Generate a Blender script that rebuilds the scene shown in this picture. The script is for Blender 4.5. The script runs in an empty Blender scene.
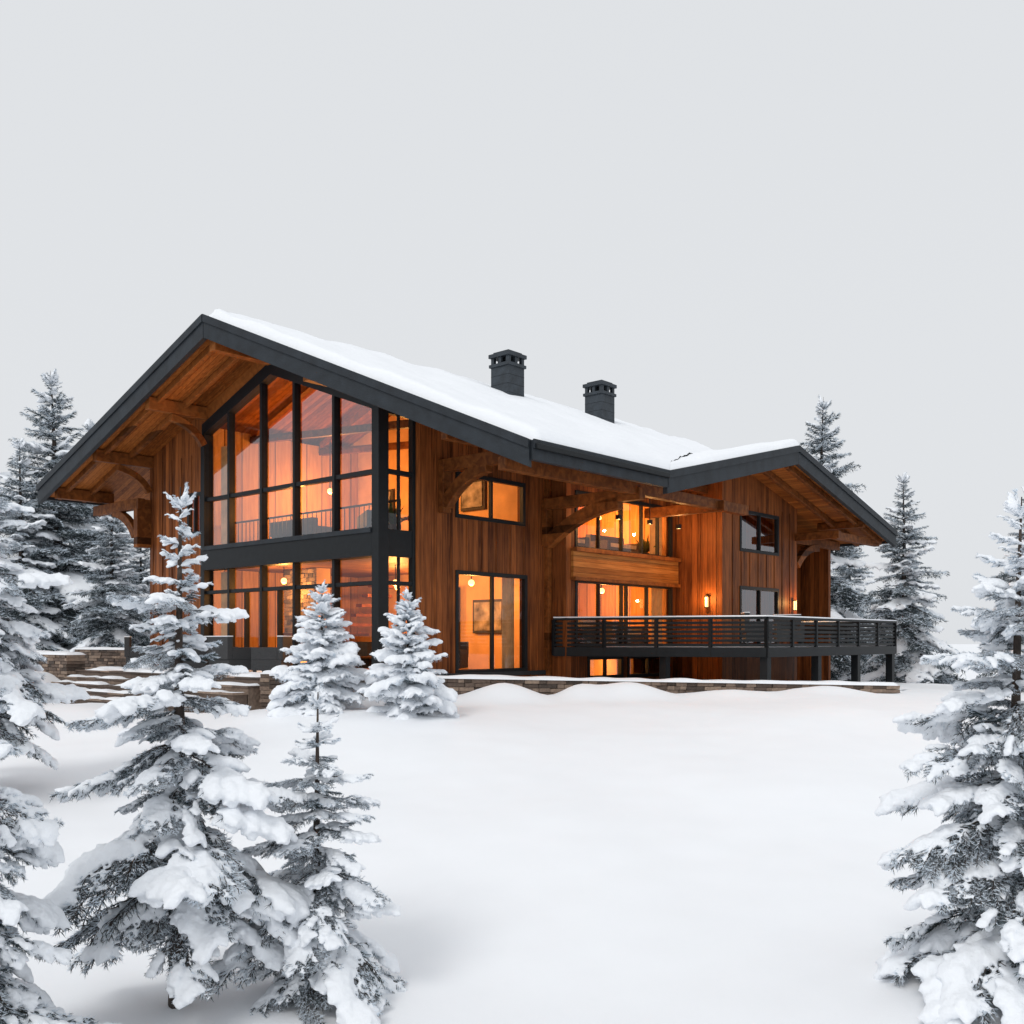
import bpy, bmesh, math, random
import numpy as np
from mathutils import Vector, Matrix, noise
random.seed(3)
scene=bpy.context.scene
F=994.0
def WX(px,Y): return (px-512)/F*Y
def sm(t):
    t=max(0.0,min(1.0,t)); return t*t*(3-2*t)

# ---------------------------------------------------------------- materials
def newmat(name):
    m=bpy.data.materials.new(name); m.use_nodes=True
    nt=m.node_tree; b=nt.nodes['Principled BSDF']
    return m,nt,b
def simple(name,col,rough=0.6,metal=0.0,noise_amt=0.0,nscale=8,bump=0.0,bscale=40,spec=0.5):
    m,nt,b=newmat(name)
    b.inputs['Roughness'].default_value=rough; b.inputs['Metallic'].default_value=metal; b.inputs['Specular IOR Level'].default_value=spec
    tc=nt.nodes.new('ShaderNodeTexCoord')
    if noise_amt>0:
        n=nt.nodes.new('ShaderNodeTexNoise'); n.inputs['Scale'].default_value=nscale; n.inputs['Detail'].default_value=5
        nt.links.new(tc.outputs['Object'],n.inputs['Vector'])
        r=nt.nodes.new('ShaderNodeValToRGB')
        r.color_ramp.elements[0].position=0.3; r.color_ramp.elements[1].position=0.7
        r.color_ramp.elements[0].color=tuple(c*(1-noise_amt) for c in col)+(1,)
        r.color_ramp.elements[1].color=tuple(min(1,c*(1+noise_amt)) for c in col)+(1,)
        nt.links.new(n.outputs['Fac'],r.inputs['Fac']); nt.links.new(r.outputs['Color'],b.inputs['Base Color'])
    else: b.inputs['Base Color'].default_value=tuple(col)+(1,)
    if bump>0:
        n2=nt.nodes.new('ShaderNodeTexNoise'); n2.inputs['Scale'].default_value=bscale; n2.inputs['Detail'].default_value=4
        nt.links.new(tc.outputs['Object'],n2.inputs['Vector'])
        bp=nt.nodes.new('ShaderNodeBump'); bp.inputs['Strength'].default_value=bump; bp.inputs['Distance'].default_value=0.02
        nt.links.new(n2.outputs['Fac'],bp.inputs['Height']); nt.links.new(bp.outputs['Normal'],b.inputs['Normal'])
    return m
def wood(name,c_dark,c_light,mode='uv',bw=0.17,grain=(9,9,0.6),rough=0.55):
    """boarded timber: board index from house-local coordinates"""
    m,nt,b=newmat(name); N=nt.nodes.new; L=nt.links.new
    tc=N('ShaderNodeTexCoord'); sp=N('ShaderNodeSeparateXYZ'); L(tc.outputs['Object'],sp.inputs[0])
    a=N('ShaderNodeMath'); a.operation='ADD'
    if mode=='uv': L(sp.outputs[0],a.inputs[0]); L(sp.outputs[1],a.inputs[1])
    elif mode=='u': L(sp.outputs[0],a.inputs[0]); a.inputs[1].default_value=0
    elif mode=='v': L(sp.outputs[1],a.inputs[0]); a.inputs[1].default_value=0
    elif mode=='z': L(sp.outputs[2],a.inputs[0]); a.inputs[1].default_value=0
    d=N('ShaderNodeMath'); d.operation='DIVIDE'; L(a.outputs[0],d.inputs[0]); d.inputs[1].default_value=bw
    fl=N('ShaderNodeMath'); fl.operation='FLOOR'; L(d.outputs[0],fl.inputs[0])
    fr=N('ShaderNodeMath'); fr.operation='FRACT'; L(d.outputs[0],fr.inputs[0])
    wn=N('ShaderNodeTexWhiteNoise'); wn.noise_dimensions='1D'; L(fl.outputs[0],wn.inputs['W'])
    mp=N('ShaderNodeMapping'); mp.inputs['Scale'].default_value=grain; L(tc.outputs['Object'],mp.inputs['Vector'])
    cb=N('ShaderNodeVectorMath'); cb.operation='ADD'; L(mp.outputs[0],cb.inputs[0])
    sc=N('ShaderNodeVectorMath'); sc.operation='SCALE'; L(wn.outputs['Color'],sc.inputs[0]); sc.inputs['Scale'].default_value=20
    L(sc.outputs[0],cb.inputs[1])
    ns=N('ShaderNodeTexNoise'); ns.inputs['Scale'].default_value=2.0; ns.inputs['Detail'].default_value=7; ns.inputs['Distortion'].default_value=0.6
    L(cb.outputs[0],ns.inputs['Vector'])
    big=N('ShaderNodeTexNoise'); big.inputs['Scale'].default_value=0.7; big.inputs['Detail'].default_value=3; L(tc.outputs['Object'],big.inputs['Vector'])
    s1=N('ShaderNodeMath'); s1.operation='MULTIPLY_ADD'; L(wn.outputs['Value'],s1.inputs[0]); s1.inputs[1].default_value=0.42; s1.inputs[2].default_value=-0.21
    s2=N('ShaderNodeMath'); s2.operation='ADD'; L(s1.outputs[0],s2.inputs[0]); L(ns.outputs['Fac'],s2.inputs[1])
    s3=N('ShaderNodeMath'); s3.operation='MULTIPLY_ADD'; L(big.outputs['Fac'],s3.inputs[0]); s3.inputs[1].default_value=0.5; s3.inputs[2].default_value=-0.25
    s4=N('ShaderNodeMath'); s4.operation='ADD'; L(s2.outputs[0],s4.inputs[0]); L(s3.outputs[0],s4.inputs[1])
    r=N('ShaderNodeValToRGB'); r.color_ramp.elements[0].position=0.22; r.color_ramp.elements[1].position=0.8
    r.color_ramp.elements[0].color=tuple(c_dark)+(1,); r.color_ramp.elements[1].color=tuple(c_light)+(1,)
    L(s4.outputs[0],r.inputs['Fac'])
    gp=N('ShaderNodeMath'); gp.operation='GREATER_THAN'; L(fr.outputs[0],gp.inputs[0]); gp.inputs[1].default_value=0.07
    gm=N('ShaderNodeMath'); gm.operation='MULTIPLY_ADD'; L(gp.outputs[0],gm.inputs[0]); gm.inputs[1].default_value=0.65; gm.inputs[2].default_value=0.35
    mx=N('ShaderNodeVectorMath'); mx.operation='SCALE'; L(r.outputs['Color'],mx.inputs[0]); L(gm.outputs[0],mx.inputs['Scale'])
    L(mx.outputs[0],b.inputs['Base Color'])
    b.inputs['Roughness'].default_value=rough; b.inputs['Specular IOR Level'].default_value=0.15
    hb=N('ShaderNodeMath'); hb.operation='MULTIPLY_ADD'; L(ns.outputs['Fac'],hb.inputs[0]); hb.inputs[1].default_value=0.25; L(gp.outputs[0],hb.inputs[2])
    bp=N('ShaderNodeBump'); bp.inputs['Strength'].default_value=0.5; bp.inputs['Distance'].default_value=0.012
    L(hb.outputs[0],bp.inputs['Height']); L(bp.outputs['Normal'],b.inputs['Normal'])
    return m
M_wall=wood('cedar_cladding',(0.075,0.021,0.006),(0.32,0.100,0.026),'uv',0.19)
M_band=wood('horizontal_cladding',(0.24,0.08,0.015),(0.55,0.22,0.055),'z',0.16,(0.6,0.6,9))
M_soff=wood('soffit_boards',(0.17,0.048,0.009),(0.46,0.155,0.034),'v',0.16,(0.6,9,9))
M_soff2=wood('soffit_boards_side',(0.14,0.042,0.009),(0.40,0.14,0.032),'u',0.16,(9,0.6,9))
M_beam=wood('timber_beam',(0.10,0.030,0.007),(0.33,0.110,0.026),'z',3.0,(3,3,3))
M_dark=simple('charcoal_fascia',(0.016,0.021,0.027),0.6,0,0.3,3,0.3,30,0.35)
M_frame=simple('black_metal_frame',(0.007,0.009,0.011),0.5,0,0.2,6,0,40,0.25)
M_slate=simple('dark_chimney_cladding',(0.026,0.034,0.043),0.6,0.1,0.3,4,0.4,20)
M_floor=wood('interior_floor',(0.14,0.06,0.02),(0.3,0.14,0.05),'u',0.15,(9,0.6,9))
M_int=wood('interior_panelling',(0.36,0.17,0.06),(0.62,0.34,0.14),'uv',0.6,(6,6,0.6))
M_plaster=simple('warm_plaster',(0.64,0.36,0.16),0.8,0,0.18,1.5)
M_furn=simple('dark_upholstery',(0.05,0.04,0.035),0.8,0,0.3,10)
M_cush=simple('beige_cushion',(0.45,0.33,0.22),0.9,0,0.2,10)
M_wicker=simple('charcoal_wicker',(0.03,0.031,0.033),0.7,0,0.5,60,0.6,80)
M_curt=simple('linen_curtain',(0.60,0.36,0.18),0.9,0,0.15,5)
M_leaf=simple('houseplant_leaves',(0.05,0.09,0.03),0.6,0,0.4,10)
M_art=simple('framed_art',(0.25,0.2,0.16),0.6,0,0.9,3)
def snowmat(name,col=(0.84,0.875,0.92),b1=0.25,s1=6,b2=0.35,s2=90):
    m,nt,b=newmat(name); N=nt.nodes.new; L=nt.links.new
    tc=N('ShaderNodeTexCoord')
    n1=N('ShaderNodeTexNoise'); n1.inputs['Scale'].default_value=s1; n1.inputs['Detail'].default_value=6; L(tc.outputs['Object'],n1.inputs['Vector'])
    n2=N('ShaderNodeTexNoise'); n2.inputs['Scale'].default_value=s2; n2.inputs['Detail'].default_value=3; L(tc.outputs['Object'],n2.inputs['Vector'])
    p1=N('ShaderNodeBump'); p1.inputs['Strength'].default_value=b1; p1.inputs['Distance'].default_value=0.05; L(n1.outputs['Fac'],p1.inputs['Height'])
    p2=N('ShaderNodeBump'); p2.inputs['Strength'].default_value=b2; p2.inputs['Distance'].default_value=0.004; L(n2.outputs['Fac'],p2.inputs['Height']); L(p1.outputs[0],p2.inputs['Normal'])
    L(p2.outputs[0],b.inputs['Normal'])
    r=N('ShaderNodeValToRGB'); r.color_ramp.elements[0].color=tuple(c*0.97 for c in col)+(1,); r.color_ramp.elements[1].color=tuple(min(1,c*1.02) for c in col)+(1,)
    L(n1.outputs['Fac'],r.inputs['Fac']); L(r.outputs['Color'],b.inputs['Base Color'])
    b.inputs['Roughness'].default_value=0.75; b.inputs['Specular IOR Level'].default_value=0.25
    return m
M_snow=snowmat('snow',(0.88,0.905,0.94))
M_snowg=snowmat('snow_field',(0.885,0.905,0.935),0.14,1.6,0.35,60)
M_tsnow=snowmat('tree_snow',(0.87,0.90,0.94),0.4,12,0.5,110)
M_needle=simple('fir_needles',(0.042,0.064,0.070),0.7,0,0.5,5)
M_needle2=simple('fir_needles_far',(0.048,0.066,0.072),0.8,0,0.4,1.5)
M_frost=simple('frosted_needles',(0.64,0.71,0.78),0.8,0,0.2,6)
M_bark=simple('fir_bark',(0.055,0.040,0.032),0.9,0,0.5,12,0.8,30)
def stone():
    m,nt,b=newmat('ledge_stone'); N=nt.nodes.new; L=nt.links.new
    g=N('ShaderNodeNewGeometry'); r=N('ShaderNodeValToRGB')
    e=r.color_ramp.elements; e[0].color=(0.06,0.044,0.035,1); e[1].color=(0.30,0.22,0.165,1)
    x=e.new(0.5); x.color=(0.15,0.105,0.08,1)
    L(g.outputs['Random Per Island'],r.inputs['Fac'])
    tc=N('ShaderNodeTexCoord'); n=N('ShaderNodeTexNoise'); n.inputs['Scale'].default_value=14; n.inputs['Detail'].default_value=6
    L(tc.outputs['Object'],n.inputs['Vector'])
    mx=N('ShaderNodeMixRGB'); mx.blend_type='OVERLAY'; mx.inputs[0].default_value=0.6; L(r.outputs[0],mx.inputs[1]); L(n.outputs['Fac'],mx.inputs[2])
    L(mx.outputs[0],b.inputs['Base Color']); b.inputs['Roughness'].default_value=0.85
    bp=N('ShaderNodeBump'); bp.inputs['Strength'].default_value=0.7; bp.inputs['Distance'].default_value=0.03; L(n.outputs['Fac'],bp.inputs['Height']); L(bp.outputs[0],b.inputs['Normal'])
    return m
M_stone=stone()
def glassmat(name,base,tint):
    m=bpy.data.materials.new(name); m.use_nodes=True; nt=m.node_tree; nt.nodes.clear(); N=nt.nodes.new; L=nt.links.new
    o=N('ShaderNodeOutputMaterial'); mx=N('ShaderNodeMixShader'); t=N('ShaderNodeBsdfTransparent'); g=N('ShaderNodeBsdfGlossy')
    t.inputs[0].default_value=tint; g.inputs['Color'].default_value=(0.85,0.88,0.92,1); g.inputs['Roughness'].default_value=0.015
    fz=N('ShaderNodeLayerWeight'); fz.inputs[0].default_value=0.5
    pw=N('ShaderNodeMath'); pw.operation='POWER'; L(fz.outputs['Facing'],pw.inputs[0]); pw.inputs[1].default_value=4.0
    a=N('ShaderNodeMath'); a.operation='MULTIPLY_ADD'; a.use_clamp=True; L(pw.outputs[0],a.inputs[0]); a.inputs[1].default_value=0.8; a.inputs[2].default_value=base
    n=N('ShaderNodeTexNoise'); n.inputs['Scale'].default_value=0.8
    bp=N('ShaderNodeBump'); bp.inputs['Strength'].default_value=0.05; bp.inputs['Distance'].default_value=0.02; L(n.outputs['Fac'],bp.inputs['Height']); L(bp.outputs[0],g.inputs['Normal'])
    L(a.outputs[0],mx.inputs[0]); L(t.outputs[0],mx.inputs[1]); L(g.outputs[0],mx.inputs[2]); L(mx.outputs[0],o.inputs[0]); return m
M_glass=glassmat('window_glass',0.05,(0.95,0.9,0.82,1))
M_glassu=glassmat('coated_glass',0.19,(0.88,0.82,0.74,1))
def emis(name,col,s):
    m,nt,b=newmat(name); b.inputs['Emission Color'].default_value=tuple(col)+(1,); b.inputs['Emission Strength'].default_value=s; b.inputs['Base Color'].default_value=tuple(col)+(1,); return m
M_lamp=emis('lamp_glow',(1,0.55,0.2),3.5)
M_fire=emis('fire_glow',(1,0.35,0.06),4)

# ---------------------------------------------------------------- mesh builder
class MB:
    def __init__(s): s.v=[];s.f=[];s.m=[];s.mats=[]
    def mi(s,mat):
        if mat not in s.mats: s.mats.append(mat)
        return s.mats.index(mat)
    def box(s,x0,x1,y0,y1,z0,z1,mat):
        if x0>x1:x0,x1=x1,x0
        if y0>y1:y0,y1=y1,y0
        if z0>z1:z0,z1=z1,z0
        i=len(s.v); s.v+=[(x0,y0,z0),(x1,y0,z0),(x1,y1,z0),(x0,y1,z0),(x0,y0,z1),(x1,y0,z1),(x1,y1,z1),(x0,y1,z1)]
        s.f+=[(i,i+3,i+2,i+1),(i+4,i+5,i+6,i+7),(i,i+1,i+5,i+4),(i+1,i+2,i+6,i+5),(i+2,i+3,i+7,i+6),(i+3,i,i+4,i+7)]
        s.m+=[s.mi(mat)]*6
    def sheet(s,pts,mat):
        i=len(s.v); s.v+=[tuple(p) for p in pts]; s.f.append(tuple(range(i,i+len(pts)))); s.m.append(s.mi(mat))
    def beam(s,p0,p1,w,h,mat,up=(0,0,1),plumb=False):
        p0=Vector(p0);p1=Vector(p1); d=(p1-p0).normalized(); up=Vector(up)
        side=d.cross(up)
        if side.length<1e-4: side=Vector((1,0,0))
        side.normalize(); dn=-(up if plumb else side.cross(d).normalized())
        i=len(s.v)
        for p in (p0,p1):
            for a,b in ((-1,0),(1,0),(1,1),(-1,1)):
                s.v.append(tuple(p+side*(a*w/2)+dn*(b*h)))
        s.f+=[(i,i+3,i+2,i+1),(i+4,i+5,i+6,i+7),(i,i+1,i+5,i+4),(i+1,i+2,i+6,i+5),(i+2,i+3,i+7,i+6),(i+3,i,i+4,i+7)]
        s.m+=[s.mi(mat)]*6
    def prism(s,pts,ext,mat,mbot=None,mside=None):
        n=len(pts);i=len(s.v); e=Vector(ext)
        s.v+=[tuple(p) for p in pts]+[tuple(Vector(p)+e) for p in pts]
        s.f.append(tuple(range(i,i+n))); s.m.append(s.mi(mat))
        s.f.append(tuple(range(i+2*n-1,i+n-1,-1))); s.m.append(s.mi(mbot or mat))
        for k in range(n):
            s.f.append((i+k,i+n+k,i+n+(k+1)%n,i+(k+1)%n)); s.m.append(s.mi(mside or mat))
    def wall(s,axis,c0,c1,a0,a1,z0,z1,holes,mat):
        A=sorted(set([a0,a1]+[h[0] for h in holes]+[h[1] for h in holes])); Z=sorted(set([z0,z1]+[h[2] for h in holes]+[h[3] for h in holes]))
        for i in range(len(A)-1):
            for j in range(len(Z)-1):
                ca=(A[i]+A[i+1])/2; cz=(Z[j]+Z[j+1])/2
                if any(h[0]<ca<h[1] and h[2]<cz<h[3] for h in holes): continue
                if axis=='u': s.box(c0,c1,A[i],A[i+1],Z[j],Z[j+1],mat)
                else: s.box(A[i],A[i+1],c0,c1,Z[j],Z[j+1],mat)
    def obj(s,name,parent=None,bevel=0,smooth=False,recalc=True):
        me=bpy.data.meshes.new(name); me.from_pydata(s.v,[],s.f)
        for m in s.mats: me.materials.append(m)
        me.polygons.foreach_set('material_index',s.m)
        if recalc:
            bm=bmesh.new(); bm.from_mesh(me); bmesh.ops.recalc_face_normals(bm,faces=bm.faces); bm.to_mesh(me); bm.free()
        if smooth: me.polygons.foreach_set('use_smooth',[True]*len(me.polygons))
        o=bpy.data.objects.new(name,me); scene.collection.objects.link(o)
        if parent: o.parent=parent
        if bevel:
            b=o.modifiers.new('b','BEVEL'); b.width=bevel; b.segments=2; b.limit_method='ANGLE'
        return o

# ---------------------------------------------------------------- HOUSE
TH=math.radians(-41.76)
house=bpy.data.objects.new('timber_chalet',None); scene.collection.objects.link(house)
CX,CY=-3.19,24.0
house.location=(CX,CY,0); house.rotation_euler=(0,0,TH)
def H2W(u,v): return (CX+math.cos(TH)*u-math.sin(TH)*v, CY+math.sin(TH)*u+math.cos(TH)*v)

RU=-4.4; RZ=8.24; SR=0.454; SL=0.339; TK=0.30
zR=lambda u,v: RZ-SR*(u-RU)
zL=lambda u,v: RZ+SL*(u-RU)
CV=12.96; CZ=5.93; SCL=0.233; SCR=0.249
zCL=lambda u,v: CZ-SCL*(CV-v)
zCR=lambda u,v: CZ-SCR*(v-CV)
EU=4.43
RB=22.0
roof=MB()
def slab(poly,zf,top,bot,side):
    roof.prism([(u,v,zf(u,v)) for u,v in poly],(0,0,-TK),top,bot,side)
slab([(RU,-2),(EU,0.41),(EU,5.67),(0.69,12.96),(2.0,15.5),(2.0,19.5),(RU,RB)],zR,M_dark,M_soff2,M_dark)
slab([(RU,-2),(RU,RB),(-14.2,RB),(-14.2,-2)],zL,M_dark,M_soff,M_dark)
slab([(EU,5.67),(EU,CV),(0.69,CV)],zCL,M_dark,M_soff2,M_dark)
slab([(EU,CV),(EU,20.9),(-1.0,20.9),(-1.0,17),(2.0,15.5),(0.69,CV)],zCR,M_dark,M_soff,M_dark)
roof.obj('roof_deck',house)
fa=MB()
def fascia(p0,p1,d=0.58,w=0.14):
    a=Vector(p0)+Vector((0,0,0.05)); b=Vector(p1)+Vector((0,0,0.05))
    fa.beam(a,b,w,d,M_dark,plumb=True)
    dirv=(b-a).normalized(); side=dirv.cross(Vector((0,0,1))).normalized()
    for sg in (-1,1):
        o=side*(sg*(w/2+0.022))
        fa.beam(a+o+Vector((0,0,0.02)),b+o+Vector((0,0,0.02)),0.045,0.2,M_dark,plumb=True)
fascia((RU,-2.05,RZ),(EU+.05,0.36,zR(EU,0)))
fascia((RU,-2.05,RZ),(-14.25,-2.05,zL(-14.25,0)))
fascia((EU+.05,0.36,zR(EU,0)),(EU+.05,5.67,zR(EU,0)),0.42)
fascia((EU+.05,5.60,zCL(0,5.60)),(EU+.05,CV,CZ),0.56)
fascia((EU+.05,CV,CZ),(EU+.05,20.95,zCR(0,20.95)),0.56)
fascia((EU+.05,20.95,zCR(0,20.95)),(-1,20.95,zCR(0,20.95)),0.42)
fascia((-14.25,-2.05,zL(-14.25,0)),(-14.25,RB,zL(-14.25,0)),0.42)
fa.obj('fascia_boards',house,0.008)
gt=MB(); gt.beam((EU+.16,0.4,zR(EU,0)-0.02),(EU+.16,5.6,zR(EU,0)-0.02),0.12,0.12,M_frame); gt.obj('gutter',house,0.02)

bm_=MB()
def UL(u): return zL(u,0)-TK
def URr(u): return zR(u,0)-TK
for u in (-7.75,-10.9,-13.5): bm_.beam((u,-1.85,UL(u)-0.01),(u,0.0,UL(u)-0.01),0.24,0.34,M_beam)
bm_.beam((RU,-1.85,RZ-TK-0.08),(RU,0,RZ-TK-0.08),0.28,0.42,M_beam)
bm_.beam((-1.6,-1.0,URr(-1.6)-0.02),(-1.6,0.0,URr(-1.6)-0.02),0.22,0.3,M_beam)
for v in (-1.55,-0.75):
    bm_.beam((RU-0.2,v,RZ-TK-0.08),(-14.0,v,UL(-14.0)-0.004),0.12,0.17,M_beam)
def brace(p0,p1,bulge,w,h,n=8):
    p0=Vector(p0);p1=Vector(p1);b=Vector(bulge); pts=[]
    for i in range(n+1):
        t=i/n; pts.append(p0.lerp(p1,t)+b*(4*t*(1-t)))
    for i in range(n):
        d=(pts[i+1]-pts[i])*0.06
        bm_.beam(pts[i]-d,pts[i+1]+d,w,h,M_beam)
bm_.beam((-13.9,-0.35,4.42),(-10.9,-0.35,4.42),0.24,0.32,M_beam)
bm_.box(-11.18,-10.94,-0.47,-0.002,2.9,4.40,M_beam)
brace((-11.15,-0.35,3.35),(-12.6,-0.35,4.25),(0.16,0,0.12),0.2,0.26)
for u in (-7.75,-10.9):
    brace((u,-0.02,UL(u)-1.05),(u,-1.1,UL(u)-0.36),(0,0.12,0.1),0.18,0.2)
for v,zt in ((1.95,4.58),(6.02,4.02)):
    bm_.beam((0.1,v,zt),(3.5 if v>3 else 2.6,v,zt),0.26,0.32,M_beam)
    if v>3: brace((0.2,v,2.9),(2.75,v,3.85),(-0.1,0,0.18),0.26,0.34)
    else: brace((0.2,v,3.55),(1.75,v,4.4),(-0.08,0,0.16),0.24,0.3)
    bm_.box(0.16,0.34,v-0.14,v+0.14,zt-1.35,zt,M_beam)
bm_.beam((0.8,10.2,4.1),(3.6,10.2,4.1),0.24,0.3,M_beam)
bm_.beam((3.3,0.75,4.14),(3.3,11.9,4.14),0.24,0.30,M_beam)
bm_.beam((1.9,0.3,4.9),(1.9,11.9,4.9),0.2,0.26,M_beam)
for u in (4.05,3.2):
    bm_.beam((u,CV+0.2,zCR(0,CV+.2)-TK-0.004),(u,20.7,zCR(0,20.7)-TK-0.004),0.14,0.2,M_beam)
bm_.beam((2.6,18.6,zCR(0,18.6)-TK-0.01),(4.3,18.6,zCR(0,18.6)-TK-0.01),0.2,0.24,M_beam)
bm_.beam((2.35,17.1,3.72),(2.35,20.75,3.72),0.26,0.3,M_beam)
bm_.beam((3.9,17.0,3.72),(3.9,20.75,3.72),0.2,0.26,M_beam)
bm_.beam((2.5,17.02,3.74),(4.1,17.02,3.74),0.2,0.26,M_beam)
brace((2.4,17.15,2.75),(2.4,18.9,3.5),(0,-0.1,0.18),0.22,0.26)
bm_.obj('timber_brackets',house,0.012)

# ---- walls
FZ=-0.87
w=MB()
w.wall('v',0.0,0.25,-11.03,-7.86,-1.5,5.55,[(-8.75,-7.98,3.15,4.35)],M_wall)
w.prism([(-11.03,0,5.55),(-7.86,0,5.55),(-7.86,0,UL(-7.86)),(-11.03,0,UL(-11.03))],(0,0.25,0),M_wall)
w.box(-11.03,-10.8,0.25,RB-1,-1.5,5.6,M_wall)
w.box(-11.03,2.0,RB-1.2,RB-1,-3,4.8,M_wall)
w.wall('u',-0.1,0.15,1.08,6.18,-1.5,5.88,[(2.45,5.13,3.2,4.34),(2.45,5.22,-0.85,1.78)],M_wall)
bay=[(6.62,11.65,2.62,4.25),(6.62,11.65,-0.2,1.72),(7.2,8.9,-1.12,-0.5),(9.2,11.4,-1.12,-0.5)]
w.wall('u',0.6,0.8,6.38,11.9,-1.5,4.9,bay,M_wall)
w.box(-0.1,0.8,6.0+0.19,6.38,-1.5,5.4,M_wall)
w.box(0.62,0.8,6.38,11.9,4.9,5.35,M_wall)
w.box(0.8,2.5,11.9,12.1,-1.6,5.3,M_wall)
w.wall('u',2.3,2.5,12.1,17.1,-1.9,4.5,[(13.03,15.66,2.9,4.2),(13.03,15.66,-0.2,1.72)],M_wall)
w.prism([(2.5,12.1,4.5),(2.5,17.1,4.5),(2.5,17.1,zCR(0,17.1)-TK),(2.5,CV,CZ-TK),(2.5,12.1,zCL(0,12.1)-TK)],(-0.2,0,0),M_wall)
w.box(-8,2.29,16.9,17.098,-1.9,4.55,M_wall)
w.obj('cedar_walls',house)
bt=MB()
def battens(axis,c,a0,a1,z0,z1,holes,sgn=1,step=0.57):
    a=math.ceil(a0/step)*step
    while a<a1-.03:
        segs=[(z0,z1)]
        for h in holes:
            if h[0]-.08<a<h[1]+.08:
                ns=[]
                for s in segs:
                    if h[3]+.05<s[0] or h[2]-.05>s[1]: ns.append(s); continue
                    if h[2]-.05>s[0]: ns.append((s[0],h[2]-.05))
                    if h[3]+.05<s[1]: ns.append((h[3]+.05,s[1]))
                segs=ns
        for s in segs:
            if axis=='u': bt.box(c-.01,c+.022,a-.02,a+.02,s[0],s[1],M_wall)
            else: bt.box(a-.02,a+.02,c+.01,c-.022,s[0],s[1],M_wall)
        a+=step
battens('u',0.15,1.15,5.95,-0.85,5.7,[(2.45,5.13,3.2,4.34),(2.45,5.22,-0.85,1.78)])
battens('u',2.5,12.1,17.05,-0.15,4.4,[(13.03,15.66,2.9,4.2),(13.03,15.66,-0.2,1.72)])
battens('v',0.0,-11.0,-7.95,-0.85,5.5,[(-8.75,-7.98,3.15,4.35)])
battens('v',11.9,0.9,2.45,-0.15,4.9,[])
bt.obj('wall_battens',house,0.004)
b2=MB()
b2.box(0.8,0.9,6.4,11.9,1.76,2.58,M_band)
b2.box(0.8,1.02,6.4,11.9,2.52,2.64,M_beam)
b2.box(0.8,0.98,6.4,11.9,1.70,1.80,M_beam)
b2.box(0.15,0.30,6.0,6.16,-1.5,5.2,M_beam)
b2.box(0.15,0.22,1.08,5.99,-0.98,-0.86,M_dark)
b2.obj('trim_boards',house,0.008)

# ---- glazing
fr=MB(); gl=MB()
def pane(axis,c,a0,a1,z0,z1,nm,nh,depth=0.1,fw=0.075,mg=M_glass,mull=None):
    def bx(a,b,z,y,d=depth):
        if axis=='u': fr.box(c-d,c+0.03,a,b,z,y,M_frame)
        else: fr.box(a,b,c-0.03,c+d,z,y,M_frame)
    bx(a0-0.03,a1+0.03,z0-0.03,z0+fw); bx(a0-0.03,a1+0.03,z1-fw,z1+0.03)
    bx(a0-0.03,a0+fw,z0+fw,z1-fw); bx(a1-fw,a1+0.03,z0+fw,z1-fw)
    ms=mull if mull is not None else [(k+1)/(nm+1) for k in range(nm)]
    for t in ms:
        a=a0+(a1-a0)*t; bx(a-fw*.45,a+fw*.45,z0+fw,z1-fw,depth*0.8)
    for t in nh:
        z=z0+(z1-z0)*t; bx(a0+fw,a1-fw,z-fw*.35,z+fw*.35,depth*0.6)
    if axis=='u': gl.sheet([(c-0.04,a0,z0),(c-0.04,a1,z0),(c-0.04,a1,z1),(c-0.04,a0,z1)],mg)
    else: gl.sheet([(a0,c+0.04,z0),(a1,c+0.04,z0),(a1,c+0.04,z1),(a0,c+0.04,z1)],mg)
pane('u',0.15,2.45,5.13,3.2,4.34,1,[])
pane('u',0.15,2.45,5.22,-0.85,1.78,1,[],mull=[0.5])
pane('u',0.8,6.62,11.65,2.62,4.25,3,[],mull=[0.22,0.45,0.66,0.84])
pane('u',0.8,6.62,11.65,-0.2,1.72,3,[],mull=[0.22,0.45,0.5,0.72])
pane('u',0.8,7.2,8.9,-1.12,-0.5,1,[]); pane('u',0.8,9.2,11.4,-1.12,-0.5,1,[])
pane('u',2.5,13.03,15.66,2.9,4.2,1,[],mg=M_glassu); pane('u',2.5,13.03,15.66,-0.2,1.72,1,[],mg=M_glassu)
pane('v',0.0,-8.75,-7.98,3.15,4.35,1,[])
def zt(u): return 7.2+0.345*(u-RU) if u<RU else 7.2-0.375*(u-RU)
GU0=-7.84
gl.sheet([(GU0,0.06,2.7),(0,0.06,2.7),(0,0.06,zt(0)),(RU,0.06,zt(RU)),(GU0,0.06,zt(GU0))],M_glassu)
gl.sheet([(GU0,0.06,FZ),(0,0.06,FZ),(0,0.06,2.03),(GU0,0.06,2.03)],M_glass)
mu=[-7.8,-6.5,-4.9,-3.4,-1.73]
for u in mu[1:]:
    fr.prism([(u-.05,-0.06,2.7),(u+.05,-0.06,2.7),(u+.05,-0.06,zt(u+.05)),(u-.05,-0.06,zt(u-.05))],(0,0.2,0),M_frame)
    fr.box(u-.05,u+.05,-0.06,0.14,FZ,2.03,M_frame)
fr.box(-4.18,-4.12,-0.03,0.12,FZ,1.34,M_frame); fr.box(-5.75,-5.69,-0.03,0.12,FZ,1.34,M_frame)
fr.prism([(GU0-.06,-0.1,FZ),(GU0+.14,-0.1,FZ),(GU0+.14,-0.1,zt(GU0)),(GU0-.06,-0.1,zt(GU0)-.05)],(0,0.3,0),M_frame)
fr.box(GU0+.14,-0.12,-0.16,0.2,2.03,2.70,M_frame)
fr.box(GU0+.14,-0.12,-0.20,0.16,2.60,2.72,M_dark)
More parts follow.
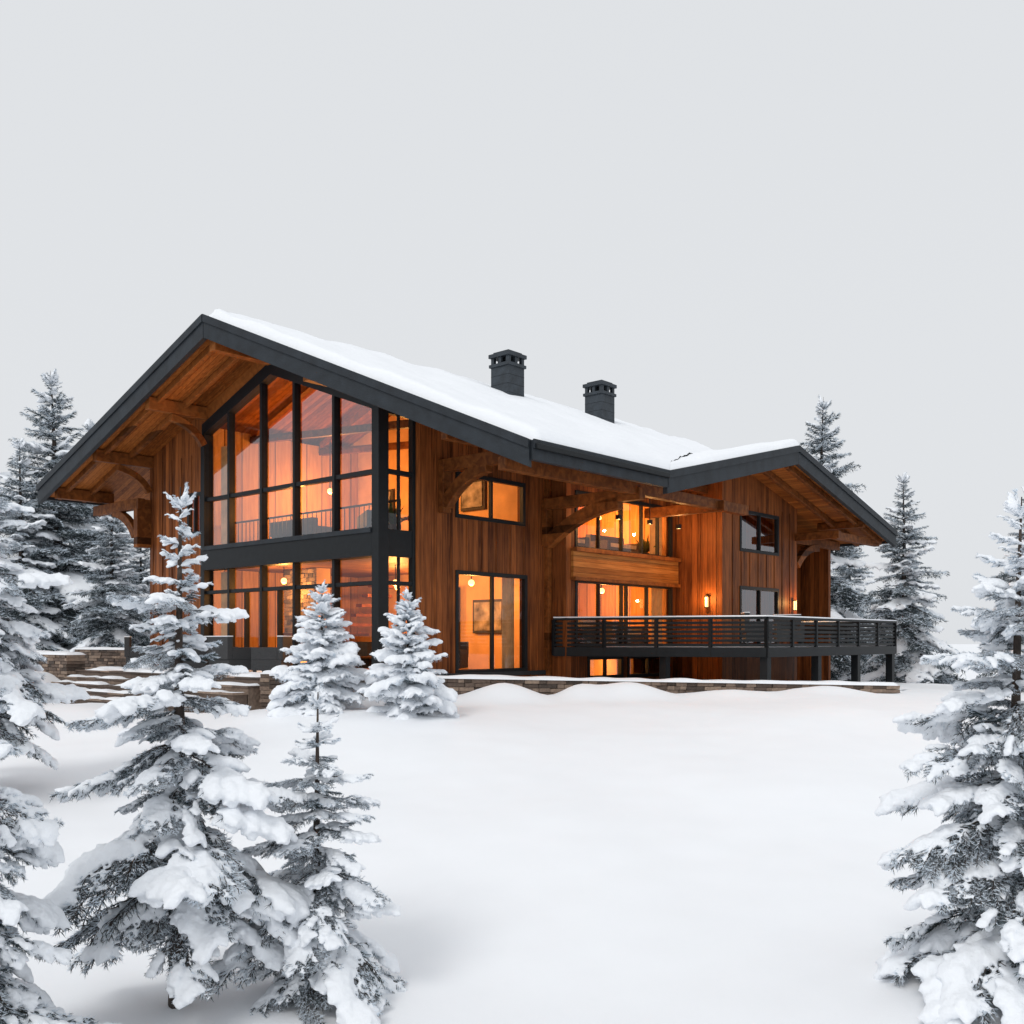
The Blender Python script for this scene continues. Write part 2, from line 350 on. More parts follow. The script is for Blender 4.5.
fr.box(GU0+.14,-0.12,-0.03,0.12,4.05,4.16,M_frame)
fr.box(GU0+.14,-0.12,-0.03,0.12,1.34,1.44,M_frame)
fr.box(GU0+.14,-0.12,-0.05,0.14,FZ-.1,FZ+0.08,M_frame)
fr.prism([(GU0,-0.1,zt(GU0)-.02),(RU,-0.1,zt(RU)-.02),(-0.12,-0.1,zt(-0.12)-.02),(-0.12,-0.1,zt(-0.12)+.26),(RU,-0.1,zt(RU)+.34),(GU0,-0.1,zt(GU0)+.3)],(0,0.28,0),M_frame)
fr.prism([(GU0,-0.02,zt(GU0)+.25),(RU,-0.02,zt(RU)+.25),(0,-0.02,zt(0)+.2),(0,-0.02,URr(0)),(RU,-0.02,RZ-TK),(GU0,-0.02,UL(GU0))],(0,0.18,0),M_beam)
fr.box(-0.12,0.14,-0.16,0.16,FZ-.3,URr(0)-0.02,M_frame)
gl.sheet([(0.01,0.16,FZ),(0.01,1.08,FZ),(0.01,1.08,5.6),(0.01,0.16,5.6)],M_glass)
for z0,z1 in ((2.03,2.70),(4.05,4.16),(1.34,1.44),(FZ-.1,FZ+.1),(5.5,5.9)):
    fr.box(-0.06,0.08,0.16,1.08,z0,z1,M_frame)
fr.box(-0.06,0.10,0.98,1.08,FZ,5.5,M_frame)
fr.box(-0.03,0.05,0.56,0.61,FZ,5.5,M_frame)
fr.obj('window_frames',house,0.006); gl.obj('window_panes',house,recalc=False)

# ---- interior
it=MB()
it.box(-10.8,-0.14,0.3,5.8,-1.05,FZ,M_floor)
it.box(-10.8,-0.14,0.22,5.8,2.1,2.6,M_floor)
it.box(-7.95,-7.86,0.3,5.8,FZ,6.3,M_int)
it.box(-10.8,-0.12,5.8,5.95,-1.2,2.1,M_plaster)
it.prism([(-10.8,5.8,2.6),(-0.12,5.8,2.6),(-0.12,5.8,URr(-.12)-.02),(RU,5.8,RZ-TK-.02),(-10.8,5.8,UL(-10.8)-.02)],(0,0.15,0),M_plaster)
it.box(-4.0,-3.9,6.2,16.8,-1.4,5.2,M_plaster)
it.box(-3.9,0.58,6.4,16.8,-0.36,-0.22,M_floor); it.box(-3.9,0.58,6.4,16.8,1.95,2.5,M_plaster)
it.box(0.58,2.28,12.12,16.8,-0.36,-0.22,M_floor); it.box(0.58,2.28,12.12,16.8,1.95,2.5,M_plaster)
it.box(-3.9,0.58,6.4,16.8,4.75,4.85,M_plaster)
it.box(-3.9,0.58,11.7,11.8,-0.22,4.7,M_int)
it.box(-0.9,-0.8,6.4,11.8,-1.5,-0.36,M_plaster)
it.box(-6.5,-5.0,1.9,2.4,FZ,2.09,M_plaster)
rg=random.Random(4); z=FZ
while z<2.0:
    x=-6.5
    while x<-5.02:
        l=min(rg.uniform(.12,.34),-5.0-x)
        if not (-6.1<x+l/2<-5.4 and z<0.0): it.box(x+.006,x+l-.006,1.86-rg.uniform(0,.05),1.9,z+.006,z+.116,M_stone)
        x+=l
    z+=.122
it.box(-6.05,-5.45,1.84,1.9,FZ+.12,FZ+.6,M_fire)
it.box(-6.6,-4.9,1.75,1.9,0.1,0.2,M_beam)
it.box(-4.6,-3.0,5.55,5.78,FZ,1.6,M_furn)
for k in range(4):
    it.box(-4.55,-3.05,5.45,5.58,FZ+.3+.45*k,FZ+.34+.45*k,M_cush)
    for q in range(9): 
        hh=rg.uniform(.14,.3); it.box(-4.5+.15*q,-4.4+.15*q,5.46,5.55,FZ+.34+.45*k,FZ+.34+.45*k+hh,rg.choice([M_furn,M_cush,M_beam,M_art]))
it.box(-2.4,-1.1,5.70,5.79,0.2,1.2,M_furn); it.box(-2.3,-1.2,5.66,5.71,0.28,1.12,M_art)
it.box(-2.9,-1.9,5.70,5.79,3.9,4.8,M_furn); it.box(-2.82,-1.98,5.66,5.71,3.98,4.72,M_art)
it.box(-6.9,-6.0,5.70,5.79,3.7,4.9,M_furn); it.box(-6.82,-6.08,5.66,5.71,3.78,4.82,M_art)
it.box(-4.9,-3.9,5.70,5.79,2.6,4.7,M_beam)
for k in range(9): it.box(-7.7+0.28*k,-7.42+0.28*k,4.2,5.2,FZ+.1+.3*k,FZ+.2+.3*k,M_beam)
for v in (1.6,4.2):
    it.beam((RU,v,7.6),(-0.3,v,5.8),0.14,0.22,M_beam); it.beam((RU,v,7.6),(-7.8,v,6.4),0.14,0.22,M_beam); it.beam((-7.8,v,6.2),(-0.3,v,5.65),0.16,0.2,M_beam)
def sofa(x,y,z,wd=2.0,rot=0,m=M_furn):
    c,s=math.cos(rot),math.sin(rot)
    def b(x0,x1,y0,y1,z0,z1,mm):
        i=len(it.v); it.box(x0,x1,y0,y1,z0,z1,mm)
        for k in range(i,len(it.v)):
            a,bb,cc=it.v[k]; it.v[k]=(x+a*c-bb*s,y+a*s+bb*c,z+cc)
    b(-wd/2,wd/2,-.4,.4,.1,.4,m); b(-wd/2,wd/2,.25,.45,.4,.82,m); b(-wd/2,-wd/2+.18,-.4,.25,.4,.6,m); b(wd/2-.18,wd/2,-.4,.25,.4,.6,m)
    b(-wd/2+.2,-.02,-.38,.24,.4,.52,M_cush); b(.02,wd/2-.2,-.38,.24,.4,.52,M_cush)
sofa(-3.6,2.2,FZ,2.1,math.pi); sofa(-1.7,3.2,FZ,1.8,-1.4); sofa(-5.2,1.6,2.6,2.0,math.pi); sofa(-2.4,2.0,2.6,1.8,2.6); sofa(-1.3,3.4,FZ,1.2,0.5)
sofa(-0.6,8.0,-0.22,1.8,0,M_furn); sofa(-0.3,10.0,2.5,1.8,1.57,M_furn); sofa(-0.3,7.6,2.5,1.2,1.57,M_furn); sofa(-0.2,10.2,-0.22,1.6,1.57)
it.box(-2.9,-1.9,1.4,2.1,FZ+.38,FZ+.43,M_beam); it.box(-2.8,-2.7,1.5,1.6,FZ,FZ+.38,M_beam); it.box(-2.1,-2.0,1.9,2.0,FZ,FZ+.38,M_beam)
it.box(-2.2,-0.9,2.6,3.6,3.32,3.37,M_beam); it.box(-1.6,-1.5,3.0,3.1,2.6,3.32,M_beam)
it.box(-7.7,-0.3,0.9,0.94,3.48,3.53,M_frame)
for k in range(38): it.box(-7.7+.2*k,-7.685+.2*k,0.91,0.93,2.6,3.48,M_frame)
def plant(x,y,z,s):
    it.box(x-.14*s,x+.14*s,y-.14*s,y+.14*s,z,z+.32*s,M_furn)
    for k in range(46):
        a=rg.uniform(0,6.28); l=rg.uniform(.3,.75)*s; e=rg.uniform(.3,1.4); d=Vector((math.cos(a)*math.cos(e),math.sin(a)*math.cos(e),math.sin(e)))*l
        b=Vector((x,y,z+.3*s)); sd=Vector((-d.y,d.x,0)).normalized()*.045*s
        it.sheet([b,b+d*.55+sd,b+d,b+d*.55-sd],M_leaf)
plant(-2.9,0.8,FZ,1.3); plant(-0.7,1.4,FZ,1.2); plant(-0.9,1.2,2.6,1.1); plant(0.0,7.0,-.22,1.0); plant(0.1,11.2,2.5,1.0)
it.obj('interior',house)
cu=MB()
def curtain(axis,c,a0,a1,z0,z1):
    n=28; i0=len(cu.v)
    for k in range(n+1):
        a=a0+(a1-a0)*k/n; o=c+0.035*math.sin(k*1.9)
        for z in (z0,z1): cu.v.append((o,a,z) if axis=='u' else (a,o,z))
    for k in range(n):
        i=i0+2*k; cu.f.append((i,i+2,i+3,i+1)); cu.m.append(cu.mi(M_curt))
curtain('v',0.4,-7.6,-7.0,2.62,5.7); curtain('v',0.4,-0.65,-0.2,2.62,5.3); curtain('v',0.4,-7.6,-7.1,FZ,2.0)
curtain('u',-0.3,4.7,5.2,FZ,1.9); curtain('u',-0.3,2.4,2.75,3.0,4.5); curtain('u',0.45,6.65,7.1,2.6,4.3); curtain('u',0.45,10.9,11.6,2.6,4.3); curtain('u',0.45,11.0,11.6,-.2,1.8); curtain('u',2.15,13.05,13.5,2.6,4.3)
cu.obj('curtains',house,smooth=True,recalc=False)

def uv_ball(mb,c,r,mat,sz=1.0,n=10):
    i0=len(mb.v)
    for a in range(n+1):
        ph=math.pi*a/n
        for b in range(n): 
            t=2*math.pi*b/n; mb.v.append((c[0]+r*math.sin(ph)*math.cos(t),c[1]+r*math.sin(ph)*math.sin(t),c[2]+r*sz*math.cos(ph)))
    for a in range(n):
        for b in range(n):
            mb.f.append((i0+a*n+b,i0+(a+1)*n+b,i0+(a+1)*n+(b+1)%n,i0+a*n+(b+1)%n)); mb.m.append(mb.mi(mat))
lm=MB()
def lamp(u,v,z,P,col=(1.0,0.46,0.12),pend=None,r=0.09,off=-0.3):
    uv_ball(lm,(u,v,z),r,M_lamp)
    if pend: lm.box(u-.01,u+.01,v-.01,v+.01,z+r*.9,pend,M_frame)
    d=bpy.data.lights.new('lamp_light','POINT'); d.energy=P; d.color=col; d.shadow_soft_size=0.12
    o=bpy.data.objects.new('lamp_light',d); scene.collection.objects.link(o); o.parent=house; o.location=(u,v,z+off)
lamp(-5.6,1.2,1.7,150,pend=2.1); lamp(-2.6,2.8,1.6,230,pend=2.1); lamp(-1.0,4.2,1.6,150,pend=2.1); lamp(-4.2,4.3,1.6,180,pend=2.1)
lamp(-4.9,1.2,3.3,170,off=0.35,r=0.15); lamp(-2.4,3.4,4.9,230,pend=6.2); lamp(-6.3,3.4,4.6,330,pend=6.2)
lamp(-8.6,1.0,3.9,70)
lamp(-1.2,8.0,4.0,240,pend=4.75); lamp(-1.2,10.4,4.0,240,pend=4.75); lamp(-1.0,7.6,1.6,170,pend=1.95); lamp(-1.0,10.3,1.6,170,pend=1.95)
lamp(-0.2,8.0,-0.55,45,off=-.15,r=.05); lamp(-0.2,10.3,-0.55,45,off=-.15,r=.05)
lamp(0.6,14.4,3.9,14); lamp(0.6,14.4,1.5,22)
lm.obj('pendant_lamps',house,smooth=True)

sc=MB()
for (u,v,nu,nv) in ((2.0,11.86,0,-1),(2.56,16.7,1,0)):
    cx,cy=u+nu*.06,v+nv*.06
    sc.box(cx-.05,cx+.05,cy-.05,cy+.05,1.02,1.05,M_frame); sc.box(cx-.06,cx+.06,cy-.06,cy+.06,1.36,1.40,M_frame)
    sc.box(cx-.035,cx+.035,cy-.035,cy+.035,1.05,1.36,M_lamp)
    for a in (-1,1):
        for b in (-1,1): sc.box(cx+a*.045-.006,cx+a*.045+.006,cy+b*.045-.006,cy+b*.045+.006,1.05,1.36,M_frame)
    d=bpy.data.lights.new('sconce_light','POINT'); d.energy=34; d.color=(1,0.5,0.16); d.shadow_soft_size=0.05
    o=bpy.data.objects.new('sconce_light',d); scene.collection.objects.link(o); o.parent=house; o.location=(u+nu*.3,v+nv*.3,1.3)
sc.obj('wall_sconces',house)
dl=MB()
for v in (7.6,9.2,10.8):
    d=bpy.data.lights.new('porch_downlight','POINT'); d.energy=45; d.color=(1,0.5,0.16); d.shadow_soft_size=0.05
    o=bpy.data.objects.new('porch_downlight',d); scene.collection.objects.link(o); o.parent=house; o.location=(1.6,v,3.4)
    dl.box(1.54,1.66,v-.06,v+.06,3.47,3.6,M_frame); dl.box(1.59,1.61,v-.01,v+.01,3.6,5.2,M_frame)
dl.obj('porch_downlights',house)

# ---- chimneys
for cu_,cv_ in ((-3.1,8.05),(-3.1,13.0)):
    c=MB(); s=.38
    c.box(cu_-s,cu_+s,cv_-s,cv_+s,6.6,8.75,M_slate)
    c.box(cu_-s-.05,cu_+s+.05,cv_-s-.05,cv_+s+.05,8.75,8.85,M_slate)
    for a in (-1,0,1):
        for b in (-1,0,1):
            if a or b: c.box(cu_+a*(s-.06)-.06,cu_+a*(s-.06)+.06,cv_+b*(s-.06)-.06,cv_+b*(s-.06)+.06,8.85,9.06,M_slate)
    c.box(cu_-s*.6,cu_+s*.6,cv_-s*.6,cv_+s*.6,8.85,9.05,M_frame)
    c.box(cu_-s-.06,cu_+s+.06,cv_-s-.06,cv_+s+.06,9.06,9.18,M_slate)
    c.box(cu_-s+.05,cu_+s-.05,cv_-s+.05,cv_+s-.05,9.18,9.25,M_slate)
    for k in range(5): c.box(cu_-s-.006,cu_+s+.006,cv_-s-.006,cv_+s+.006,7.3+.29*k,7.31+.29*k,M_frame)
    c.obj('chimney',house,0.008)

# ---- roof snow
def segd(p,a,b):
    ax,ay=a;bx,by=b;dx,dy=bx-ax,by-ay; t=((p[0]-ax)*dx+(p[1]-ay)*dy)/(dx*dx+dy*dy+1e-9); t=max(0,min(1,t))
    return math.hypot(p[0]-ax-t*dx,p[1]-ay-t*dy)
def roofsnow(name,A,B,zf,ext,nA,nB,T=0.33,rr=0.28):
    def interp(P,t):
        x=t*(len(P)-1); i=min(int(x),len(P)-2); f=x-i
        return (P[i][0]*(1-f)+P[i+1][0]*f,P[i][1]*(1-f)+P[i+1][1]*f)
    vs=[];fs=[]
    for i in range(nA+1):
        t=i/nA; a=interp(A,t); b=interp(B,t)
        for j in range(nB+1):
            s=j/nB; s=1-(1-s)**1.5
            u=a[0]*(1-s)+b[0]*s; v=a[1]*(1-s)+b[1]*s
            d=min([segd((u,v),e[0],e[1]) for e in ext]) if ext else 9
            k=min(1,d/rr); h=T*(1+.25*noise.noise(Vector((u*.9,v*.9,5))))*math.sqrt(max(0,1-(1-k)**2))
            h+=k*(0.07*noise.noise(Vector((u*.5,v*.5,3)))+0.03*noise.noise(Vector((u*1.8,v*1.8,7))))
            vs.append((u,v,zf(u,v)+0.01+h))
    for i in range(nA):
        for j in range(nB):
            q=i*(nB+1)+j; fs.append((q,q+1,q+nB+2,q+nB+1))
    me=bpy.data.meshes.new(name); me.from_pydata(vs,[],fs); me.materials.append(M_snow); me.polygons.foreach_set('use_smooth',[True]*len(fs))
    o=bpy.data.objects.new(name,me); scene.collection.objects.link(o); o.parent=house
eE=EU+0.14
ext=[((RU,-1.9),(eE,0.52)),((eE,0.52),(eE,5.67)),((2.05,15.5),(2.05,19.5)),((2.05,19.5),(RU,RB)),((-14.3,-1.9),(RU,-1.9)),((-14.3,-1.9),(-14.3,RB)),((-14.3,RB),(RU,RB)),((eE,5.67),(eE,CV)),((eE,CV),(eE,21)),((eE,21),(-1,21))]
extR=ext[:4]+[ext[7]]
roofsnow('roof_snow',[(RU,-1.9),(RU,4),(RU,CV),(RU,15.5),(RU,RB)],[(eE,0.52),(eE,5.67),(0.69,CV),(2.05,15.5),(2.05,19.5)],zR,extR,200,70)
roofsnow('roof_snow_west',[(RU,-1.9),(RU,RB)],[(-14.3,-1.9),(-14.3,RB)],zL,[e for e in ext[4:7]],120,60)
roofsnow('roof_snow_gable_a',[(eE,CV),(0.69,CV)],[(eE,5.67),(0.69,CV-.001)],zCL,[ext[7]],50,60,T=.26)
roofsnow('roof_snow_gable_b',[(eE,CV),(0.69,CV),(-1,17)],[(eE,21),(2,21),(-1,21)],zCR,[ext[8],ext[9]],50,60,T=.26)

# ---- deck
dk=MB()
dk.prism([(u,v,-0.22) for u,v in [(0.82,6.42),(5.8,8.4),(5.8,17.3),(2.52,17.3),(2.52,11.88),(0.82,11.88)]],(0,0,-0.06),M_floor,M_floor,M_frame)
E=[((0.42,6.10),(5.85,8.36)),((5.85,8.36),(5.85,17.35)),((5.85,17.35),(2.55,17.35))]
for a,b in E:
    dk.beam((a[0],a[1],-0.20),(b[0],b[1],-0.20),0.10,0.26,M_frame)
    dk.beam((a[0],a[1],0.62),(b[0],b[1],0.62),0.13,0.06,M_frame)
    for k in range(6): dk.beam((a[0],a[1],0.50-k*.12),(b[0],b[1],0.50-k*.12),0.03,0.07,M_frame)
    L=math.hypot(b[0]-a[0],b[1]-a[1]); n=max(2,int(L/1.3))
    for k in range(n+1):
        x=a[0]+(b[0]-a[0])*k/n; y=a[1]+(b[1]-a[1])*k/n
        dk.box(x-.045,x+.045,y-.045,y+.045,-0.44,0.57,M_frame)
for k in range(12):
    v=8.7+k*.75; dk.box(1.0 if v<11.8 else 2.6,5.79,v-.04,v+.04,-0.46,-0.285,M_frame)
for (u,v) in ((5.75,8.5),(5.75,11.6),(5.75,14.4),(5.75,17.2),(3.2,17.2),(3.2,7.55)):
    dk.box(u-.11,u+.11,v-.11,v+.11,-2.0,-0.46,M_frame)
dk.obj('deck',house,0.006)
ds=MB()
for a,b in E: ds.beam((a[0],a[1],0.66),(b[0],b[1],0.66),0.125,0.038,M_snow)
ds.prism([(1.4,7.1,-0.15),(5.7,8.7,-0.15),(5.7,16.9,-0.15),(3.6,16.9,-0.15),(3.4,11,-0.15),(1.4,11,-0.15)],(0,0,-0.065),M_snow)
ds.obj('deck_snow',house,0.012)

# ---------------------------------------------------------------- ground
def wallY(x): return 21.7+(x+5.3)*0.25
def gz(x,y):
    z=-1.38-1.32*sm((22-y)/16.0)
    if y>34: z-=1.1*sm((y-34)/14)+ (5*sm((y-44)/60)) + 9*sm((y-100)/400)
    z+=0.45*sm((-x-11.3)/2.5)*sm((y-15)/10)
    z-=0.17*sm((-x-4)/3)*sm((y-20)/2)*(1-sm((-x-11.3)/2.5))
    z-=0.25*sm((x-9)/8)*sm((y-12)/10)
    z+=0.15*noise.noise(Vector((x*.22,y*.22,1)))+0.08*noise.noise(Vector((x*.55,y*.4,4)))+0.018*noise.noise(Vector((x*2.1,y*1.6,9)))
    for (dx,dh,sx) in ((-0.1,0.42,0.9),(1.5,0.30,0.5),(2.6,0.42,1.0),(5.0,0.20,1.3),(-3.0,0.10,1.0),(7.6,0.20,1.0)):
        yy=wallY(dx)-0.8
        z+=dh*math.exp(-((x-dx)/sx)**2-((y-yy)/0.65)**2)
    for (tx,ty,th,ts) in ((-2.4,7,0.1,.9),(-1.4,7.2,0.08,.8),(3.5,7,0.2,1.2),(-3.7,19.5,.12,1),(-2,19,.1,1)):
        z+=th*math.exp(-((x-tx)/ts)**2-((y-ty)/ts)**2)
    return z
def axis_coords(lo,hi,step,far,growth):
    c=list(np.arange(lo,hi+1e-6,step)); s=step; x=hi; up=[]
    while x<far: s*=growth; x+=s; up.append(x)
    s=step; x=lo; dn=[]
    while x>-far: s*=growth; x-=s; dn.append(x)
    return dn[::-1]+c+up
xs=axis_coords(-16,16,0.16,4000,1.22); ys=axis_coords(2,30,0.14,4000,1.22)
ys=[y for y in ys if y>-600]
vs=[(x,y,gz(x,y)) for y in ys for x in xs]; nx=len(xs)
fs=[(j*nx+i,j*nx+i+1,(j+1)*nx+i+1,(j+1)*nx+i) for j in range(len(ys)-1) for i in range(nx-1)]
me=bpy.data.meshes.new('snow_ground'); me.from_pydata(vs,[],fs); me.materials.append(M_snowg); me.polygons.foreach_set('use_smooth',[True]*len(fs))
g=bpy.data.objects.new('snow_ground',me); scene.collection.objects.link(g)

# ---------------------------------------------------------------- stone walls + terrace
def stonewall(name,p0,p1,zt0,zt1,hgt,thick=0.4,cap=True):
    rng=random.Random(int(abs(p0[0])*100)+7); mb=MB()
    a=Vector((p0[0],p0[1],0)); b=Vector((p1[0],p1[1],0)); L=(b-a).length; d=(b-a)/L; n=Vector((-d.y,d.x,0))
    rows=max(2,int(hgt/0.09)); rh=hgt/rows
    for r in range(rows):
        s=-rng.random()*.2
        while s<L:
            l=rng.uniform(.14,.48); s0=max(0,s); s1=min(L,s+l-.008); s+=l
            if s1-s0<.03: continue
            o=rng.uniform(0,.035)
            zt_=zt0+(zt1-zt0)*((s0+s1)/2/L)
            z1=zt_-r*rh-.004; z0=z1-rh+.008
            P=[a+d*s0-n*(thick/2+o),a+d*s1-n*(thick/2+o),a+d*s1+n*(thick/2+o),a+d*s0+n*(thick/2+o)]
            i=len(mb.v)
            for z in (z0,z1):
                for q in P: mb.v.append((q.x+rng.uniform(-.006,.006),q.y+rng.uniform(-.006,.006),z+rng.uniform(-.004,.004)))
            mb.f+=[(i,i+3,i+2,i+1),(i+4,i+5,i+6,i+7),(i,i+1,i+5,i+4),(i+1,i+2,i+6,i+5),(i+2,i+3,i+7,i+6),(i+3,i,i+4,i+7)]; mb.m+=[mb.mi(M_stone)]*6
    o=mb.obj(name,None,0.008)
    if cap:
        sb=[];sf=[]; n1=int(L/.12); m1=10
        for i in range(n1+1):
            s=i/n1
            for j in range(m1+1):
                t=-1+2*j/m1; q=a+d*(s*L)+n*(t*(thick/2+.05))
                e=min(1,min(s,1-s)*L/.12)
                h=(0.08+0.05*noise.noise(Vector((q.x*1.3,q.y*1.3,0))))*math.sqrt(max(0,1-abs(t)**3))*math.sqrt(e)
                sb.append((q.x,q.y,zt0+(zt1-zt0)*s+max(h,-.01)-.003))
        for i in range(n1):
            for j in range(m1): q=i*(m1+1)+j; sf.append((q,q+m1+1,q+m1+2,q+1))
        me=bpy.data.meshes.new('snow_cap'); me.from_pydata(sb,[],sf); me.materials.append(M_snow); me.polygons.foreach_set('use_smooth',[True]*len(sf))
        c=bpy.data.objects.new('snow_cap',me); scene.collection.objects.link(c); c.parent=o
stonewall('stone_retaining_wall',(-5.3,21.7),(9.8,25.45),-0.77,-1.16,0.95)
stonewall('stone_retaining_wall',(-5.3,21.7),H2W(-0.35,-2.6),-0.74,-0.74,0.9)
stonewall('stone_retaining_wall',H2W(-13.6,-3.0),H2W(-9.6,-3.0),-0.42,-0.42,1.1,0.5)
stonewall('stone_retaining_wall',H2W(-13.6,-1.0),H2W(-10.2,-0.8),-0.30,-0.30,1.1,0.4)
tr=MB()
rg2=random.Random(9)
tr.box(-9.6,-0.2,-3.0,-0.22,-1.5,-0.88,M_stone)
for k in range(4):
    z=-0.88-.14*(k+1); v1=-3.0-.38*k; v0=v1-.38
    tr.box(-9.5,-0.5,v0+.03,v1,-2.1,z-.04,M_stone)
    x=-9.52
    while x<-.5:
        l=min(rg2.uniform(.5,1.1),-.48-x); tr.box(x+.004,x+l-.004,v0,v1+.02,z-.04,z+rg2.uniform(0,.008),M_stone); x+=l
x=-9.6
while x<-.2:
    l=min(rg2.uniform(.5,1.1),-.2-x); tr.box(x+.004,x+l-.004,-3.04,-2.6,-0.875,-0.84,M_stone); x+=l
ter=tr.obj('terrace_steps',None,0.008); ter.location=(CX,CY,0); ter.rotation_euler=(0,0,TH)
def patch_snow(name,u0,u1,v0,v1,z,T,parent,seed=0):
    n1=max(6,int((u1-u0)/.12)); n2=max(5,int((v1-v0)/.06)); vs=[];fs=[]
    for i in range(n1+1):
        for j in range(n2+1):
            u=u0+(u1-u0)*i/n1; v=v0+(v1-v0)*j/n2
            d=min(u-u0,u1-u,v-v0,(v1-v)+.06); k=min(1,max(0,d)/.12)
            m=noise.noise(Vector((u*1.1,v*1.6,seed)))+.25
            h=T*math.sqrt(max(0,1-(1-k)**2))*max(0,min(1,m*2.2))+.02*noise.noise(Vector((u*3,v*3,seed)))*k-.004
            vs.append((u,v,z+h))
    for i in range(n1):
        for j in range(n2): q=i*(n2+1)+j; fs.append((q,q+n2+1,q+n2+2,q+1))
    me=bpy.data.meshes.new(name); me.from_pydata(vs,[],fs); me.materials.append(M_snow); me.polygons.foreach_set('use_smooth',[True]*len(fs))
    o=bpy.data.objects.new(name,me); scene.collection.objects.link(o); o.parent=parent
patch_snow('step_snow',-9.5,-0.4,-2.95,-0.3,-0.845,0.09,ter,1)
for k in range(4): patch_snow('step_snow',-9.45,-0.55,-3.0-.38*(k+1)+.04,-3.0-.38*k,-0.88-.14*(k+1)+.006,0.06,ter,2.3+k*.35)
W0=(-5.25,21.85);W1=(9.8,25.6)
def fz(x): return -0.90-(x+5.3)*0.0285
vs=[];fs=[];n1=60;n2=14
A=W0;B=W1; C=H2W(6.5,19.5); D=H2W(-0.1,0.0)
for i in range(n1+1):
    s=i/n1
    for j in range(n2+1):
        t=j/n2
        x=(A[0]*(1-s)+B[0]*s)*(1-t)+(D[0]*(1-s)+C[0]*s)*t; y=(A[1]*(1-s)+B[1]*s)*(1-t)+(D[1]*(1-s)+C[1]*s)*t
        vs.append((x,y,fz(x)+0.04*noise.noise(Vector((x,y,2)))-0.15*sm((x-6)/8)*t))
for i in range(n1):
    for j in range(n2): q=i*(n2+1)+j; fs.append((q,q+n2+1,q+n2+2,q+1))
me=bpy.data.meshes.new('forecourt_snow'); me.from_pydata(vs,[],fs); me.materials.append(M_snow); me.polygons.foreach_set('use_smooth',[True]*len(fs))
o=bpy.data.objects.new('forecourt_snow',me); scene.collection.objects.link(o)

# ---- patio furniture
def armchair(x,y,z,rot,name='wicker_armchair',wd=.82,snow=True):
    mb=MB()
    mb.box(-wd/2,wd/2,-.38,.36,.1,.36,M_wicker); mb.box(-wd/2,wd/2,.26,.40,.36,.92,M_wicker)
    mb.box(-wd/2,-wd/2+.12,-.38,.26,.36,.66,M_wicker); mb.box(wd/2-.12,wd/2,-.38,.26,.36,.66,M_wicker)
    mb.box(-wd/2+.13,wd/2-.13,-.36,.25,.36,.47,M_furn)
    for a in (-1,1):
        for b in (-1,1): mb.box(a*(wd/2-.05)-.03,a*(wd/2-.05)+.03,b*.32-.03,b*.32+.03,0,.1,M_wicker)
    if snow: mb.box(-wd/2,wd/2,.25,.41,.921,.945,M_snow)
    o=mb.obj(name,None,0.025); x,y=H2W(x,y); o.location=(x,y,z); o.rotation_euler=(0,0,TH+rot)
armchair(-8.6,-1.6,-0.84,2.6); armchair(-6.2,-1.6,-0.84,0.2); armchair(-5.2,-2.0,-0.84,-.5); armchair(-3.7,-1.7,-0.84,2.9,'wicker_sofa',wd=1.6); armchair(-2.3,-1.5,-0.84,-.9); armchair(-7.3,-1.0,-0.84,1.0)
armchair(4.6,10.2,-0.15,2.2); armchair(4.4,12.6,-0.15,.6)
mb=MB(); mb.box(-.5,.5,-.3,.3,.38,.43,M_wicker)
for a in (-1,1):
    for b in (-1,1): mb.box(a*.42-.03,a*.42+.03,b*.24-.03,b*.24+.03,0,.38,M_wicker)
mb.box(-.47,.47,-.27,.27,.431,.46,M_snow)
o=mb.obj('patio_table',None,0.015); x,y=H2W(-4.9,-1.1); o.location=(x,y,-.84); o.rotation_euler=(0,0,TH)

